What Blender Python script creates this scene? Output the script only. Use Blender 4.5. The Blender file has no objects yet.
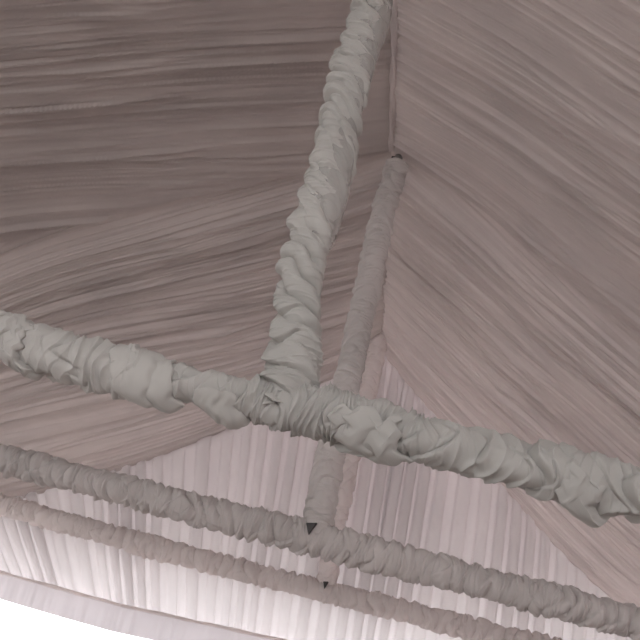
import bpy, math
import numpy as np
from mathutils import Matrix

PI = math.pi
col = bpy.context.scene.collection
RNG = np.random.default_rng(11)

# ------------------------------------------------------------------ helpers
def grid_mesh(name, P, mat, parent=None, closed=False, uv=None):
    """P: (rows, cols, 3) array of world points -> one smooth mesh object. closed = wrap the columns."""
    R, K, _ = P.shape
    me = bpy.data.meshes.new(name)
    i = np.arange(R - 1)[:, None]
    kk = K if closed else K - 1
    j = np.arange(kk)[None, :]
    j2 = (j + 1) % K
    F = np.stack([i * K + j, i * K + j2, (i + 1) * K + j2, (i + 1) * K + j], -1).reshape(-1, 4)
    me.vertices.add(R * K); me.vertices.foreach_set('co', P.reshape(-1).astype(np.float32))
    n = len(F)
    me.loops.add(n * 4); me.loops.foreach_set('vertex_index', F.reshape(-1).astype(np.int32))
    me.polygons.add(n)
    me.polygons.foreach_set('loop_start', np.arange(0, n * 4, 4, dtype=np.int32))
    me.polygons.foreach_set('loop_total', np.full(n, 4, dtype=np.int32))
    me.polygons.foreach_set('use_smooth', np.ones(n, dtype=bool))
    if uv is not None:
        l = me.uv_layers.new(name='UVMap')
        l.data.foreach_set('uv', uv.reshape(-1, 2)[F.reshape(-1)].reshape(-1).astype(np.float32))
    me.update(); me.validate()
    o = bpy.data.objects.new(name, me); col.objects.link(o)
    if mat: me.materials.append(mat)
    if parent:
        o.parent = parent
        o.matrix_parent_inverse = Matrix.Translation(-parent.location)
    return o

def box_mesh(name, lo, hi, mat, parent=None):
    x0, y0, z0 = lo; x1, y1, z1 = hi
    v = [(x, y, z) for x in (x0, x1) for y in (y0, y1) for z in (z0, z1)]
    f = [(0, 1, 3, 2), (4, 6, 7, 5), (0, 4, 5, 1), (2, 3, 7, 6), (0, 2, 6, 4), (1, 5, 7, 3)]
    me = bpy.data.meshes.new(name); me.from_pydata(v, [], f); me.update()
    o = bpy.data.objects.new(name, me); col.objects.link(o); me.materials.append(mat)
    if parent:
        o.parent = parent; o.matrix_parent_inverse = Matrix.Translation(-parent.location)
    return o

def wedge(name, tri, y0, y1, mat, parent):
    v = [(x, y, z) for y in (y0, y1) for x, z in tri]
    me = bpy.data.meshes.new(name); me.from_pydata(v, [], [(0, 1, 2), (5, 4, 3), (0, 3, 4, 1), (1, 4, 5, 2), (2, 5, 3, 0)]); me.update()
    o = bpy.data.objects.new(name, me); col.objects.link(o); me.materials.append(mat)
    o.parent = parent; o.matrix_parent_inverse = Matrix.Translation(-parent.location)
    m = o.modifiers.new('soft', 'BEVEL'); m.width = .008; m.segments = 2
    return o

def thing(name, label, cat, loc, group=None):
    o = bpy.data.objects.new(name, None); col.objects.link(o)
    o.location = loc; o.empty_display_size = .2
    o['label'] = label; o['category'] = cat
    if group: o['group'] = group
    return o

def tag(o, label, cat, group=None):
    o['label'] = label; o['category'] = cat
    if group: o['group'] = group
    return o

def struct(o):
    o['kind'] = 'structure'; return o

def rand1(seed, pitch, lo=-40., hi=60.):
    """smooth 1-D random function with features about `pitch` metres wide"""
    g = np.random.default_rng(seed)
    n = int((hi - lo) / pitch) + 4
    k = g.uniform(-1, 1, n)
    def f(t):
        x = np.clip((t - lo) / pitch, 0, n - 2.001)
        i = x.astype(int); a = x - i
        a = a * a * (3 - 2 * a)
        return k[i] * (1 - a) + k[i + 1] * a
    return f

def wavy(seed, n, ks, kt=0):
    """smooth 2-D noise, 2-pi periodic in its second argument"""
    g = np.random.default_rng(seed)
    a = g.uniform(.4, 1, n); k = g.normal(0, ks, n); m = g.integers(-kt, kt + 1, n); p = g.uniform(0, 2 * PI, n)
    a = a / np.sqrt((a * a).sum() / 2)
    def f(s, t):
        r = 0
        for i in range(n): r = r + a[i] * np.cos(k[i] * s + m[i] * t + p[i])
        return r * .7
    return f

def sstep(a, b, x):
    t = np.clip((x - a) / (b - a), 0, 1); return t * t * (3 - 2 * t)

def spline(pts, n):
    """Catmull-Rom through pts, n samples spaced evenly by length"""
    p = np.array(pts, float)
    q = np.vstack([2 * p[0] - p[1], p, 2 * p[-1] - p[-2]])
    out = []
    for i in range(1, len(q) - 2):
        t = np.linspace(0, 1, 24, endpoint=False)[:, None]
        a, b, c, d = q[i - 1], q[i], q[i + 1], q[i + 2]
        out.append(.5 * (2 * b + (c - a) * t + (2 * a - 5 * b + 4 * c - d) * t**2 + (3 * b - a - 3 * c + d) * t**3))
    out = np.vstack(out + [p[-1:]])
    L = np.concatenate([[0], np.cumsum(np.linalg.norm(np.diff(out, axis=0), axis=1))])
    s = np.linspace(0, L[-1], n)
    return np.stack([np.interp(s, L, out[:, k]) for k in range(3)], 1), s

# ---------------------------------------------------------------- materials
def fabric(name, colr, trans, tint=None, rough=.85, sheen=.15, weave=0, alpha=None, mottle=.04):
    m = bpy.data.materials.new(name); m.use_nodes = True
    nt = m.node_tree; N = nt.nodes; L = nt.links
    N.clear()
    out = N.new('ShaderNodeOutputMaterial')
    b = N.new('ShaderNodeBsdfPrincipled')
    b.inputs['Roughness'].default_value = rough
    b.inputs['Specular IOR Level'].default_value = .15
    b.inputs['Sheen Weight'].default_value = sheen
    tc = N.new('ShaderNodeTexCoord')
    nz = N.new('ShaderNodeTexNoise'); nz.inputs['Scale'].default_value = 1.3; nz.inputs['Detail'].default_value = 3
    L.new(tc.outputs['Object'], nz.inputs['Vector'])
    mx = N.new('ShaderNodeMix'); mx.data_type = 'RGBA'
    c = np.array(colr); d = np.array(tint if tint else colr)
    mx.inputs[6].default_value = (*np.clip(c * (1 + mottle), 0, 1), 1)
    mx.inputs[7].default_value = (*np.clip(d * (1 - mottle), 0, 1), 1)
    mr = N.new('ShaderNodeMapRange'); mr.inputs[1].default_value = .35; mr.inputs[2].default_value = .65
    L.new(nz.outputs['Fac'], mr.inputs[0]); L.new(mr.outputs[0], mx.inputs[0])
    L.new(mx.outputs[2], b.inputs['Base Color'])
    tr = N.new('ShaderNodeBsdfTranslucent'); L.new(mx.outputs[2], tr.inputs['Color'])
    ms = N.new('ShaderNodeMixShader'); ms.inputs[0].default_value = trans
    L.new(b.outputs[0], ms.inputs[1]); L.new(tr.outputs[0], ms.inputs[2])
    last = ms.outputs[0]
    if weave:
        wn = N.new('ShaderNodeTexNoise'); wn.inputs['Scale'].default_value = weave; wn.inputs['Detail'].default_value = 2
        L.new(tc.outputs['Object'], wn.inputs['Vector'])
        bp = N.new('ShaderNodeBump'); bp.inputs['Strength'].default_value = .12; bp.inputs['Distance'].default_value = .004
        L.new(wn.outputs['Fac'], bp.inputs['Height'])
        L.new(bp.outputs[0], b.inputs['Normal'])
    if alpha is not None:
        tp = N.new('ShaderNodeBsdfTransparent'); m2 = N.new('ShaderNodeMixShader'); m2.inputs[0].default_value = alpha
        L.new(tp.outputs[0], m2.inputs[1]); L.new(last, m2.inputs[2]); last = m2.outputs[0]
    L.new(last, out.inputs['Surface'])
    return m

M_LINER_L = fabric('ivory_liner_shaded', (.615, .56, .54), .42, tint=(.595, .545, .53), weave=260)  # same ivory cloth as the right slope, shade put into its darker colour
M_LINER_R = fabric('ivory_liner_lit', (.735, .67, .655), .42, tint=(.715, .655, .645), weave=260)  # same ivory cloth, colour raised for the daylight on this slope
M_CURTAIN = fabric('white_curtain', (.76, .725, .73), .37, weave=220)
M_SHEER = fabric('sheer_white', (.72, .67, .70), .17, alpha=.98)
M_WRAP = fabric('sage_wrap', (.585, .57, .545), .30, tint=(.55, .54, .515), weave=300)
M_WRAP2 = fabric('grey_wrap', (.65, .61, .595), .20, tint=(.61, .575, .56), weave=300)
M_WRAP3 = fabric('warm_wrap_backlit', (.79, .725, .71), .18, tint=(.75, .69, .675), weave=300)  # paler colour stands in for light coming through the far beam's sleeve
M_POST3 = fabric('beige_wrap_backlit', (.86, .785, .77), .15, tint=(.82, .745, .73), weave=300)  # colour lightened to stand in for curtain backlight on the far post
M_VOILE = fabric('voile', (.62, .60, .585), .35, alpha=.35)
M_VINYL = fabric('vinyl', (.78, .77, .74), .0, rough=.5)
M_VINYLT = fabric('vinyl_gable', (.84, .79, .79), .50, rough=.5)

def plain(name, c, rough=.5, metal=0., scale=3., var=.15):
    m = bpy.data.materials.new(name); m.use_nodes = True
    nt = m.node_tree; b = nt.nodes['Principled BSDF']
    b.inputs['Roughness'].default_value = rough; b.inputs['Metallic'].default_value = metal
    tc = nt.nodes.new('ShaderNodeTexCoord'); nz = nt.nodes.new('ShaderNodeTexNoise'); nz.inputs['Scale'].default_value = scale
    nz.inputs['Detail'].default_value = 5
    r = nt.nodes.new('ShaderNodeValToRGB')
    r.color_ramp.elements[0].color = (*[x * (1 - var) for x in c], 1); r.color_ramp.elements[1].color = (*[min(1, x * (1 + var)) for x in c], 1)
    r.color_ramp.elements[0].position = .35; r.color_ramp.elements[1].position = .65
    nt.links.new(tc.outputs['Object'], nz.inputs['Vector']); nt.links.new(nz.outputs['Fac'], r.inputs[0]); nt.links.new(r.outputs[0], b.inputs['Base Color'])
    return m
M_STEEL = plain('galvanised_steel', (.35, .34, .33), .4, .8)
M_DARK = plain('dark_fitting_and_gap', (.05, .045, .045), .5, .3)  # metal fitting, also the dark wedges standing in for shaded joint gaps
M_FLOOR = plain('tent_floor', (.37, .32, .30), .8, 0, 2.)
M_GROUND = plain('pale_ground', (.50, .495, .48), .95, 0, .6)

# ------------------------------------------------------------ tent geometry
Y1, Y2, Y3, Y4 = 3.488, 6.99, 10.65, 11.0      # three frames and the far gable

# liner profile, ridge -> eaves, at several depths
LEFT = {
    0.3:  [(-.62, 7.10), (-1.4, 6.74), (-3.2, 5.93), (-4.9, 5.02), (-6.3, 3.85), (-7.0, 2.95)],
    Y1:   [(-.60, 7.10), (-1.3, 6.77), (-3.15, 5.94), (-4.8, 5.08), (-6.3, 3.85), (-7.0, 2.95)],
    Y2:   [(-.525, 7.10), (-1.166, 6.775), (-3.05, 5.96), (-4.6, 5.22), (-6.2, 3.95), (-7.0, 2.95)],
    Y4:   [(-0.424, 6.400), (-1.256, 5.761), (-2.223, 5.017), (-3.819, 4.012), (-5.457, 3.232), (-6.409, 2.843)],
}
RIGHT = {
    0.3:  [(-.62, 7.10), (.35, 6.54), (1.2, 5.98), (2.4, 5.14), (4.4, 3.75), (5.6, 2.9)],
    Y1:   [(-.60, 7.10), (.37, 6.54), (1.2, 5.98), (2.3, 5.18), (4.4, 3.75), (5.6, 2.9)],
    Y2:   [(-.525, 7.10), (.419, 6.535), (1.143, 6.0), (2.205, 5.23), (4.4, 3.75), (5.6, 2.9)],
    Y4:   [(-0.424, 6.400), (0.420, 5.584), (1.527, 4.649), (2.403, 3.856), (3.248, 3.232), (4.850, 2.236)],
}
def section(S, n):
    out = {}
    for y, p in S.items():
        q, _ = spline([(a, y, b) for a, b in p], n)
        out[y] = q
    return out
def surf(S, y, v):
    """y, v arrays of the same shape -> point on the liner's smooth base surface"""
    n = 160
    sec = section(S, n)
    ys = np.array(sorted(sec)); tab = np.stack([sec[k] for k in ys])      # (k, n, 3)
    x = np.clip(v, 0, 1) * (n - 1); i = np.clip(x.astype(int), 0, n - 2); a = (x - i)
    k = np.clip(np.searchsorted(ys, y, side='right') - 1, 0, len(ys) - 2)
    b = (y - ys[k]) / (ys[k + 1] - ys[k])
    P = 0
    for dk, wb in ((0, 1 - b), (1, b)):
        for di, wa in ((0, 1 - a), (1, a)):
            P = P + tab[k + dk, i + di] * (wb * wa)[..., None]
    P[..., 1] = y
    return P

def liner(name, S, y0, y1, dens, rows, mat, seed, warp, amp, lift=None, parent=None, fan=1., edge=0.):
    nc = int((y1 - y0) * dens)
    y = np.linspace(y0, y1, nc)[None, :].repeat(rows, 0)
    v = np.linspace(0, 1, rows)[:, None].repeat(nc, 1)
    P = surf(S, y, v)
    du = np.gradient(P, axis=1); dv = np.gradient(P, axis=0)
    nrm = np.cross(du, dv); nrm /= np.linalg.norm(nrm, axis=-1, keepdims=True)
    nrm *= np.sign(-nrm[..., 2:3])                                        # towards the room
    t = warp(y, v)
    h = 0
    for i, (pitch, a, kind) in enumerate(((.62, .024, 's'), (.27, .014, 's'), (.16, .040, 'r'), (.085, .036, 'r'), (.05, .024, 'r'), (.032, .012, 'r'))):
        fa, fb, fc = rand1(seed * 31 + i, pitch), rand1(seed * 57 + i + 9, pitch), rand1(seed * 91 + i + 5, pitch)
        sh = rand1(seed * 13 + i, .9)(y * .5 + 3) * pitch * .3
        ta = t + sh * v
        w1 = sstep(.12, .5, v); w2 = sstep(.55, .95, v)
        n = fa(ta) * (1 - w1) + fb(ta) * w1
        n = n * (1 - w2) + fc(ta) * w2
        if kind == 'r': n = np.maximum(0, 1 - 2.2 * np.abs(n)) ** 1.6 * (.4 + .6 * (rand1(seed + i, pitch * 5)(ta) > -.1))
        env = np.clip(.75 + .35 * sstep(0, .10, v), 0, 1.1)
        h = h + a * n * env
    # sparse long tension creases
    g = np.random.default_rng(seed + 500)
    for c in g.uniform(y0, y1, int((y1 - y0) * 4)):
        sl = g.normal(0, .22); bw = g.uniform(.007, .014); a = g.uniform(.018, .045)
        cv = t - c - sl * (v - .3)
        on = sstep(.0, .06, v - g.uniform(-.05, .25)) * (1 - sstep(.75, 1., v))
        h = h + a * np.exp(-np.abs(cv) / bw) * on
    ef = sstep(0, edge, y1 - y) if edge else 1
    P = P + nrm * (h * amp * (.25 + .75 * ef))[..., None]
    if lift is not None: P[..., 2] += lift(y, v)
    uv = np.stack([t, v], -1)
    return grid_mesh(name, P, mat, parent, uv=uv)

wl1 = lambda y, v: y + 1.7 * v + .25 * v * np.sin(y * 1.1 + 1)
wl2 = lambda y, v: y + 1.1 * v * sstep(Y2 + .5, Y2 + 1.6, y) * (1 - .7 * sstep(9, Y4, y)) - .25 * v * np.exp(-((y - Y2 - .3) / .6) ** 2)
wr1 = lambda y, v: y - .15 * v + .06 * np.sin(3 * v + y)
wr2 = lambda y, v: y - .9 * v * np.exp(-((y - Y2) / 1.2) ** 2)

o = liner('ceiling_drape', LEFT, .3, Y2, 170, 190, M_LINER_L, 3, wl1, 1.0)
tag(o, 'near left ceiling drape of ivory pleated fabric coloured darker for shade, filling the top left behind the twisted post', 'fabric drape', 'pleated ceiling drapes')
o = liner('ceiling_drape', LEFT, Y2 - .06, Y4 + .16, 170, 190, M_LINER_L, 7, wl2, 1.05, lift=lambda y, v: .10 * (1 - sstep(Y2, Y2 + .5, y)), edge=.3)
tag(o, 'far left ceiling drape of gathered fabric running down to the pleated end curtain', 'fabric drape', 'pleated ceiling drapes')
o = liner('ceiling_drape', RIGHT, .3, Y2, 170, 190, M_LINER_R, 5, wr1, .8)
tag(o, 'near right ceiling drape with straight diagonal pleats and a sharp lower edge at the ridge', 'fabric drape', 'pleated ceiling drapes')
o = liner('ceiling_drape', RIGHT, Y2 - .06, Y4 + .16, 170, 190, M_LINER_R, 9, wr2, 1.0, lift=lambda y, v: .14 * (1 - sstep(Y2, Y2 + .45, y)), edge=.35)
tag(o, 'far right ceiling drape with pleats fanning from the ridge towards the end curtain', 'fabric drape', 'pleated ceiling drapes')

# gathered fabric seam running along the ridge, one length per bay
def seam(ya, yb, r, label, seed):
    pts = [(np.interp(y, [.3, Y1, Y2, Y4], [-.60, -.58, -.515, -.44]), y, np.interp(y, [.3, Y2, Y4], [7.08, 7.075, 6.40])) for y in np.linspace(ya, yb, 8)]
    c, s = spline(pts, int((yb - ya) * 110)); th = np.linspace(0, 2 * PI, 20, endpoint=False)
    nz = wavy(seed, 12, 14, 3)
    S_, T_ = np.meshgrid(s, th, indexing='ij')
    r_ = r * (1 + .28 * nz(S_, T_))
    P = c[:, None, :] + np.stack([np.cos(T_) * r_ * .8, 0 * T_, np.sin(T_) * r_], -1)
    tag(grid_mesh('ridge_seam', P, M_LINER_R, closed=True), label, 'fabric seam', 'ridge seams')
seam(.4, Y2 - .02, .040, 'gathered ridge seam strip above the near bay, right of the twisted post', 41)
seam(Y2 + .12, Y4 - .05, .028, 'gathered ridge seam strip of the far bay, behind the middle post', 43)

# ------------------------------------------------------------ gable curtain
def gable_top(x):
    l = np.array(LEFT[Y4])[::-1]; r = np.array(RIGHT[Y4])[1:]
    p = np.vstack([l, r]); return np.interp(x, p[:, 0], p[:, 1])
def hem_z(x): return np.interp(x, [-6.4, -5.2, -3.38, -1.13, 4.9], [2.23, 2.193, 2.063, 2.02, 1.75])
nc, nr = 1500, 90
x = np.linspace(-6.4, 4.8, nc)[None, :].repeat(nr, 0)
w = np.linspace(0, 1, nr)[:, None].repeat(nc, 1)
zt = gable_top(x) - .01; zb = hem_z(x)
z = zt * (1 - w) + zb * w
lean = np.clip(.10 * (np.clip(-x, 0, 9) / 2.2) ** 2.1, 0, .9)
t = x - lean * (3.0 - z) - .6 * lean * np.clip(3.0 - z, 0, 1) ** 2 - .03 * (z - 3) * (x > 0)
ff = rand1(77, .9)
ph = PI * (t / .24 + .6 * ff(t))
d = .085 * (1 + .3 * rand1(82, .5)(t)) * (1 + np.cos(2 * ph)) + .014 * rand1(79, .07)(t)
env = .35 + .65 * sstep(0, .12, w); env = env * np.where(x > 2.2, .8, 1) * (1 - .45 * sstep(2.9, 2.3, z)) * (.8 + .4 * rand1(83, .35)(t))
sag = .10 * np.sin(PI * w)
P = np.stack([x + .042 * env * np.sin(4 * ph) + .02 * env * np.sin(2 * ph + 1), Y4 + .07 - d * env, z], -1)
o = grid_mesh('gable_curtain', P, M_CURTAIN)
tag(o, 'tall triangular white pleated curtain closing the far end, daylight glowing through it', 'curtain')

# rail at the curtain's foot and the sheer valance under it
x = np.linspace(-6.4, 4.8, 500); zc = hem_z(x) + .005
c = np.stack([x, np.full_like(x, Y4 - .12), zc], -1)
th = np.linspace(0, 2 * PI, 14, endpoint=False)
nz = wavy(91, 10, 9, 2); S_, T_ = np.meshgrid(x, th, indexing='ij')
r_ = .020 * (1 + .25 * nz(S_, T_))
P = c[:, None, :] + np.stack([0 * T_, np.cos(T_) * r_, np.sin(T_) * r_], -1)
t_ = thing('valance', 'sheer white valance strip hanging from a grey rail below the end curtain, bottom left', 'valance', (-1, Y4 + .04, 2.0))
grid_mesh('header_tape', P, M_POST3, t_, closed=True)
x = np.linspace(-6.4, 4.8, 900)[None, :].repeat(14, 0); w = np.linspace(0, 1, 14)[:, None].repeat(900, 1)
zz = hem_z(x) - w * (.32 + .02 * rand1(95, 2.)(x))
dd = .025 * rand1(93, .12)(x) + .01 * rand1(94, .05)(x)
grid_mesh('sheer_panel', np.stack([x, Y4 - .12 + dd * (.3 + .7 * w), zz], -1), M_SHEER, t_)

# ---------------------------------------------------------- wrapped members
def wrap_tube(name, pts, rad, mat, seed, folds, parent, density=None, ring=96, dens=260, vertical=False, lump=.06, dents=(), ends=None, squash=(1, 1)):
    """fabric sleeve round a pipe; folds = list of (pitch, twist, amp, kind, wobble)"""
    L = np.linalg.norm(np.diff(np.array(pts), axis=0), axis=1).sum()
    c, s = spline(pts, int(L * dens))
    T = np.gradient(c, axis=0); T /= np.linalg.norm(T, axis=1, keepdims=True)
    ref = np.array([0, -1., 0])
    A = ref - T * (T @ ref)[:, None]; A /= np.linalg.norm(A, axis=1, keepdims=True)     # towards the room
    B = np.cross(T, A)
    th = np.linspace(0, 2 * PI, ring, endpoint=False)
    S_, T_ = np.meshgrid(s, th, indexing='ij')
    R0 = rad(s)[:, None] if callable(rad) else rad
    h = lump * wavy(seed, 10, 5, 2)(S_, T_)
    S0 = S_
    if density is not None:
        q = density(s); q = np.concatenate([[0], np.cumsum((q[1:] + q[:-1]) / 2 * np.diff(s))]); S_ = np.repeat(q[:, None], ring, 1)
    for i, (pitch, twist, amp, kind, wob) in enumerate(folds):
        nz = wavy(seed * 7 + i, 14, 1.3 / pitch, 2); n2 = wavy(seed * 11 + i, 12, .8 / pitch, 3)
        if callable(pitch): raise ValueError
        ph = S_ / pitch + twist * T_ / (2 * PI) + wob * nz(S_, T_)
        fr = ph - np.floor(ph)
        if kind == 'saw':   p = sstep(0, .14, fr) * (1 - .75 * fr)
        elif kind == 'puff': p = np.abs(np.sin(PI * ph)) ** .6
        elif kind == 'crumple': p = (1 - np.abs(nz(S_, T_ * 1.0))) * 1.0
        elif kind == 'ridge': p = (1 - np.abs(np.sin(PI * ph))) ** 1.5
        h = h + amp * (p - .4) * (.65 + .45 * n2(S_, T_))
    for (s0, t0, ws, wt, a) in dents:
        dt = (T_ - t0 + PI) % (2 * PI) - PI
        h = h + a * np.exp(-((S0 - s0) / ws) ** 4 - (dt / wt) ** 4)
    r_ = R0 * (1 + h)
    r_ = np.maximum(r_, .35 * R0)
    P = c[:, None, :] + (A[:, None, :] * (np.cos(T_) * squash[0])[..., None] + B[:, None, :] * (np.sin(T_) * squash[1])[..., None]) * r_[..., None]
    # drift of the folds along the member so they lean over one another
    dr = wavy(seed + 3, 12, 9, 2)(S_, T_) * R0 * .10
    P = P + T[:, None, :] * dr[..., None]
    return grid_mesh(name, P, mat, parent, closed=True)

def pipe(name, pts, r, mat, parent, n=16):
    c, s = spline(pts, 40)
    T = np.gradient(c, axis=0); T /= np.linalg.norm(T, axis=1, keepdims=True)
    ref = np.array([0, -1., 0]); A = ref - T * (T @ ref)[:, None]; A /= np.linalg.norm(A, axis=1, keepdims=True); B = np.cross(T, A)
    th = np.linspace(0, 2 * PI, n, endpoint=False)
    P = c[:, None, :] + r * (A[:, None, :] * np.cos(th)[None, :, None] + B[:, None, :] * np.sin(th)[None, :, None])
    return grid_mesh(name, P, mat, parent, closed=True)

# -- nearest frame
B1 = [(-4.3, Y1, 3.02), (-3.2, Y1, 2.93), (-2.407, Y1, 2.850), (-2.072, Y1, 2.833), (-1.667, Y1, 2.765), (-1.237, Y1, 2.722), (-.906, Y1, 2.712), (-.53, Y1, 2.700), (-.229, Y1, 2.668), (.009, Y1, 2.645), (.477, Y1, 2.595), (.793, Y1, 2.560), (1.099, Y1, 2.538), (1.5, Y1, 2.50), (2.4, Y1, 2.42), (3.6, Y1, 2.33)]
t_ = thing('wrapped_beam', 'nearest crossbeam, thick and loosely wrapped in pale sage fabric, crossing the middle', 'beam', (-.5, Y1, 2.70))
t_['group'] = 'fabric wrapped crossbeams'
pipe('steel_pipe', B1, .045, M_STEEL, t_)
def rb1(s):
    x = s - 4.3
    return .096 + .010 * np.exp(-((x + 1.5) / .35) ** 2) + .018 * np.exp(-((x - .85) / .35) ** 2) + .018 * np.exp(-((x + .45) / .28) ** 2) - .016 * np.exp(-((x + .85) / .2) ** 2)
wrap_tube('fabric_wrap', B1, rb1, M_WRAP, 21, [(.22, 1., .50, 'saw', .5), (.12, -1., .24, 'saw', .6), (.06, 1, .16, 'ridge', .7), (.035, 1, .08, 'saw', .7), (.045, 0, .05, 'crumple', .5)], t_, density=lambda s: .75 + 1.1 * np.exp(-((s - 3.95) / .45) ** 4) - .2 * sstep(4.4, 5.2, s), ring=128, dens=330, lump=.09)

def flap(x0, x1, t0, t1, r0, grow, seed, mat=None):
    """loose turn of cloth lying over the beam, its lower edge hanging free"""
    c, _ = spline(B1, 900); n, m = 150, 60
    a = np.linspace(0, 1, n)[:, None].repeat(m, 1); w = np.linspace(0, 1, m)[None, :].repeat(n, 0)
    nz = wavy(seed, 12, 9, 2); n2 = wavy(seed + 1, 12, 22, 1)
    X = x0 + (x1 - x0) * a + .03 * nz(w * 1.2, 0 * a) + .10 * (w - .5)
    cz = np.interp(X, c[:, 0], c[:, 2])
    T_ = np.radians(t0 + (t1 - t0) * w + 10 * nz(a * 1.3, 0 * w))
    e = np.sin(PI * a) ** .35
    R_ = r0 * (.80 + .30 * e) + grow * w ** 3 * e + .009 * nz(a * .9, w * 3) + .006 * n2(a * .6 + w * .2, 0 * w) + .012 * np.abs(np.sin(7 * a + 2.5 * w + seed)) ** .6 * (x1 - x0 > .25)
    P = np.stack([X, Y1 - np.cos(T_) * R_, cz - np.sin(T_) * R_], -1)
    o = grid_mesh('loose_fold', P, mat or M_WRAP, t_)
    o.modifiers.new('cloth', 'SOLIDIFY').thickness = .003
flap(-2.06, -1.86, -60, 118, .118, .03, 301)
flap(-1.42, -1.10, -75, 100, .112, .01, 305)
flap(-.96, -.74, 20, 118, .106, .045, 318)
flap(-.30, .02, -10, 105, .124, .02, 309)
flap(.74, .94, -5, 116, .128, .04, 313)

P1 = [(-.534, Y1 + .02, 2.66), (-.560, Y1 + .02, 2.85), (-.586, Y1 + .02, 3.038), (-.604, Y1 + .02, 3.63), (-.590, Y1 + .02, 4.312), (-.562, Y1 + .02, 5.093), (-.548, Y1 + .02, 5.62), (-.56, Y1 + .02, 6.98)]
t_ = thing('wrapped_post', 'nearest post, spirally twisted in pale sage fabric, rising to the top edge', 'post', (-.534, Y1 + .02, 2.66))
t_['group'] = 'fabric wrapped posts'
pipe('steel_pipe', P1, .045, M_STEEL, t_)
wrap_tube('fabric_wrap', P1, lambda s: .100 + .015 * np.exp(-(s / .35) ** 2), M_WRAP, 22, [(.17, 3, .42, 'saw', .40), (.15, 3, .50, 'puff', .25), (.06, 3, .12, 'saw', .6), (.035, 4, .06, 'ridge', .6), (.04, 0, .04, 'crumple', .5)], t_, ring=128, dens=330)

PS = [(x + .035, y, z) for x, y, z in P1[3:]]
wrap_tube('sheer_overlay', PS, lambda s: .092 + .012 * np.sin(s * 5), M_VOILE, 29, [(.30, 3, .18, 'puff', .5), (.11, 2, .10, 'saw', .5)], t_, ring=96, dens=200)['label'] = 'translucent outer layer of voile'

# -- middle frame
B2 = [(-6.8, Y2, 3.18), (-5.4, Y2, 3.07), (-4.331, Y2, 2.99), (-3.677, Y2, 2.935), (-2.663, Y2, 2.865), (-1.672, Y2, 2.775), (-.731, Y2, 2.705), (.171, Y2, 2.640), (1.042, Y2, 2.575), (1.629, Y2, 2.53), (2.202, Y2, 2.475), (3.2, Y2, 2.40), (4.6, Y2, 2.30)]
t_ = thing('wrapped_beam', 'middle crossbeam, closely ruched in grey fabric, second one back', 'beam', (-.6, Y2, 2.70), 'fabric wrapped crossbeams')
pipe('steel_pipe', B2, .05, M_STEEL, t_)
wrap_tube('fabric_wrap', B2, .120, M_WRAP2, 23, [(.22, 1., .30, 'saw', .4), (.14, 0., .40, 'puff', .35), (.08, -1, .20, 'saw', .5), (.045, 1, .13, 'saw', .6), (.05, 0, .05, 'crumple', .5)], t_, ring=72, dens=200, lump=.08)
P2 = [(-.592, Y2 + .02, 2.72), (-.600, Y2 + .02, 3.331), (-.565, Y2 + .02, 4.088), (-.520, Y2 + .02, 5.143), (-.487, Y2 + .02, 6.133), (-.420, Y2 + .02, 6.90)]
t_ = thing('wrapped_post', 'middle post, tightly wrapped in mauve grey fabric, reaching the ridge corner', 'post', (-.592, Y2 + .02, 2.70), 'fabric wrapped posts')
pipe('steel_pipe', P2[:-1] + [(-.42, Y2 + .02, 7.02)], .045, M_STEEL, t_)
wrap_tube('fabric_wrap', P2, lambda s: .135 - .004 * s, M_WRAP2, 24, [(.22, -2., .26, 'saw', .4), (.14, 2., .18, 'puff', .3), (.06, -3, .12, 'saw', .6), (.06, 0, .05, 'crumple', .5)], t_, ring=80, dens=200, lump=.05)
wedge('joint_gap_shade', [(-.685, 2.80), (-.585, 2.815), (-.645, 2.70)], Y2 - .165, Y2 + .02, M_DARK, t_)  # dark wedge standing in for the shaded gap where the metal joint shows
box_mesh('top_bracket', (-.50, Y2 - .0, 6.93), (-.45, Y2 + .05, 7.0), M_DARK, t_)

# -- farthest frame
B3 = [(-7.0, Y3, 3.13), (-6.305, Y3, 3.10), (-5.367, Y3, 3.044), (-3.85, Y3, 2.925), (-2.383, Y3, 2.80), (-.723, Y3, 2.690), (.343, Y3, 2.625), (1.884, Y3, 2.51), (3.354, Y3, 2.42), (4.6, Y3, 2.34)]
t_ = thing('wrapped_beam', 'farthest crossbeam, slim and ruched in warm grey fabric, lowest in view', 'beam', (-.65, Y3, 2.69), 'fabric wrapped crossbeams')
pipe('steel_pipe', B3, .05, M_STEEL, t_)
wrap_tube('fabric_wrap', B3, .120, M_WRAP3, 25, [(.26, 1., .30, 'saw', .4), (.17, 0., .40, 'puff', .35), (.10, -1, .20, 'saw', .5), (.06, 1, .12, 'saw', .6), (.06, 0, .05, 'crumple', .5)], t_, ring=64, dens=150, lump=.08)
P3 = [(-.645, Y3 + .02, 2.70), (-.659, Y3 + .02, 3.495), (-.603, Y3 + .02, 4.419), (-.507, Y3 + .02, 5.577), (-.475, Y3 + .02, 6.52)]
t_ = thing('wrapped_post', 'farthest post, slim in beige fabric lightened for backlight, just right of the middle post', 'post', (-.645, Y3 + .02, 2.70), 'fabric wrapped posts')
pipe('steel_pipe', P3, .045, M_STEEL, t_)
wrap_tube('fabric_wrap', P3, .122, M_POST3, 26, [(.28, -2., .34, 'saw', .4), (.16, 2., .2, 'puff', .3), (.08, -3, .1, 'saw', .5)], t_, ring=64, dens=150, lump=.06)
wedge('joint_gap_shade', [(-.69, 2.79), (-.62, 2.80), (-.66, 2.70)], Y3 - .175, Y3 + .02, M_DARK, t_)  # smaller dark wedge, shade of the gap at the far joint

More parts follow.
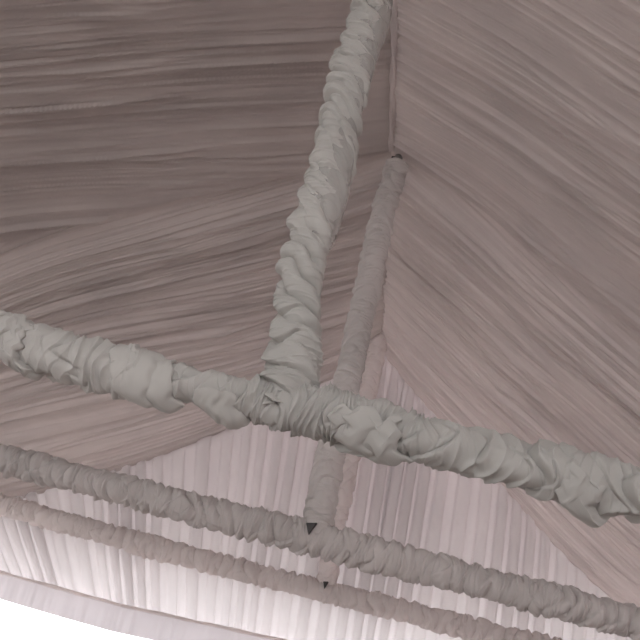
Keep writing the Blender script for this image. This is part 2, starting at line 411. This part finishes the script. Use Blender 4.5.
# ------------------------------------------------------- shell of the tent
def sheet(name, pts, mat):
    me = bpy.data.meshes.new(name); n = len(pts)
    me.from_pydata(pts, [], [tuple(range(n))]); me.update()
    o = bpy.data.objects.new(name, me); col.objects.link(o); me.materials.append(mat)
    s = o.modifiers.new('thick', 'SOLIDIFY'); s.thickness = .02
    return struct(o)
YB, YF = -9.0, Y4 + 1.1
me = bpy.data.meshes.new('ceiling')
v = [(-8.4, YB, 3.3), (-.5, YB, 8.2), (6.6, YB, 3.1), (-8.4, YF, 3.3), (-.5, YF, 8.2), (6.6, YF, 3.1)]
me.from_pydata(v, [], [(0, 1, 4, 3), (1, 2, 5, 4)]); me.update()
o = bpy.data.objects.new('ceiling', me); col.objects.link(o); me.materials.append(M_VINYL); struct(o)
m = o.modifiers.new('thick', 'SOLIDIFY'); m.thickness = .02; m.offset = 1
sheet('wall_back', [(-8.3, YF - .03, 2.9), (-8.3, YF - .03, 3.3), (-.5, YF - .03, 8.1), (6.5, YF - .03, 3.1), (6.5, YF - .03, 2.9)], M_VINYLT)
sheet('wall_left', [(-8.35, YB, 2.4), (-8.35, YF, 2.4), (-8.35, YF, 3.3), (-8.35, YB, 3.3)], M_VINYLT)
sheet('wall_right', [(6.55, YB, 0), (6.55, YF, 0), (6.55, YF, 3.1), (6.55, YB, 3.1)], M_VINYLT)
struct(box_mesh('floor', (-8.4, YB, -.06), (6.6, YF, 0), M_FLOOR))
g = sheet('ground', [(-150, -150, -.1), (150, -150, -.1), (150, 150, -.1), (-150, 150, -.1)], M_GROUND)

# ------------------------------------------------------------------- light
W = bpy.data.worlds.new('sky'); bpy.context.scene.world = W; W.use_nodes = True
bg = W.node_tree.nodes['Background']
bg.inputs['Color'].default_value = (.97, .965, .985, 1); bg.inputs['Strength'].default_value = 3.2

# ------------------------------------------------------------------ camera
r = (.98312325, .04688505, .17683455); u = (-.13825636, -.44260366, .88599502); F = (-.11980754, .89549081, .4286518)
cam = bpy.data.cameras.new('camera'); co = bpy.data.objects.new('camera', cam); col.objects.link(co)
co.matrix_world = Matrix(((r[0], u[0], -F[0], 0), (r[1], u[1], -F[1], 0), (r[2], u[2], -F[2], 1.5), (0, 0, 0, 1)))
cam.sensor_width = 36; cam.lens = 770.263 / 640 * 36; cam.clip_start = .05; cam.clip_end = 500
sc = bpy.context.scene; sc.camera = co
sc.view_settings.view_transform = 'Standard'; sc.view_settings.look = 'None'; sc.view_settings.gamma = 1
sc.view_settings.use_curve_mapping = False; sc.view_settings.exposure = .21
sc.cycles.max_bounces = 10; sc.cycles.diffuse_bounces = 8; sc.cycles.transmission_bounces = 8; sc.cycles.use_denoising = True
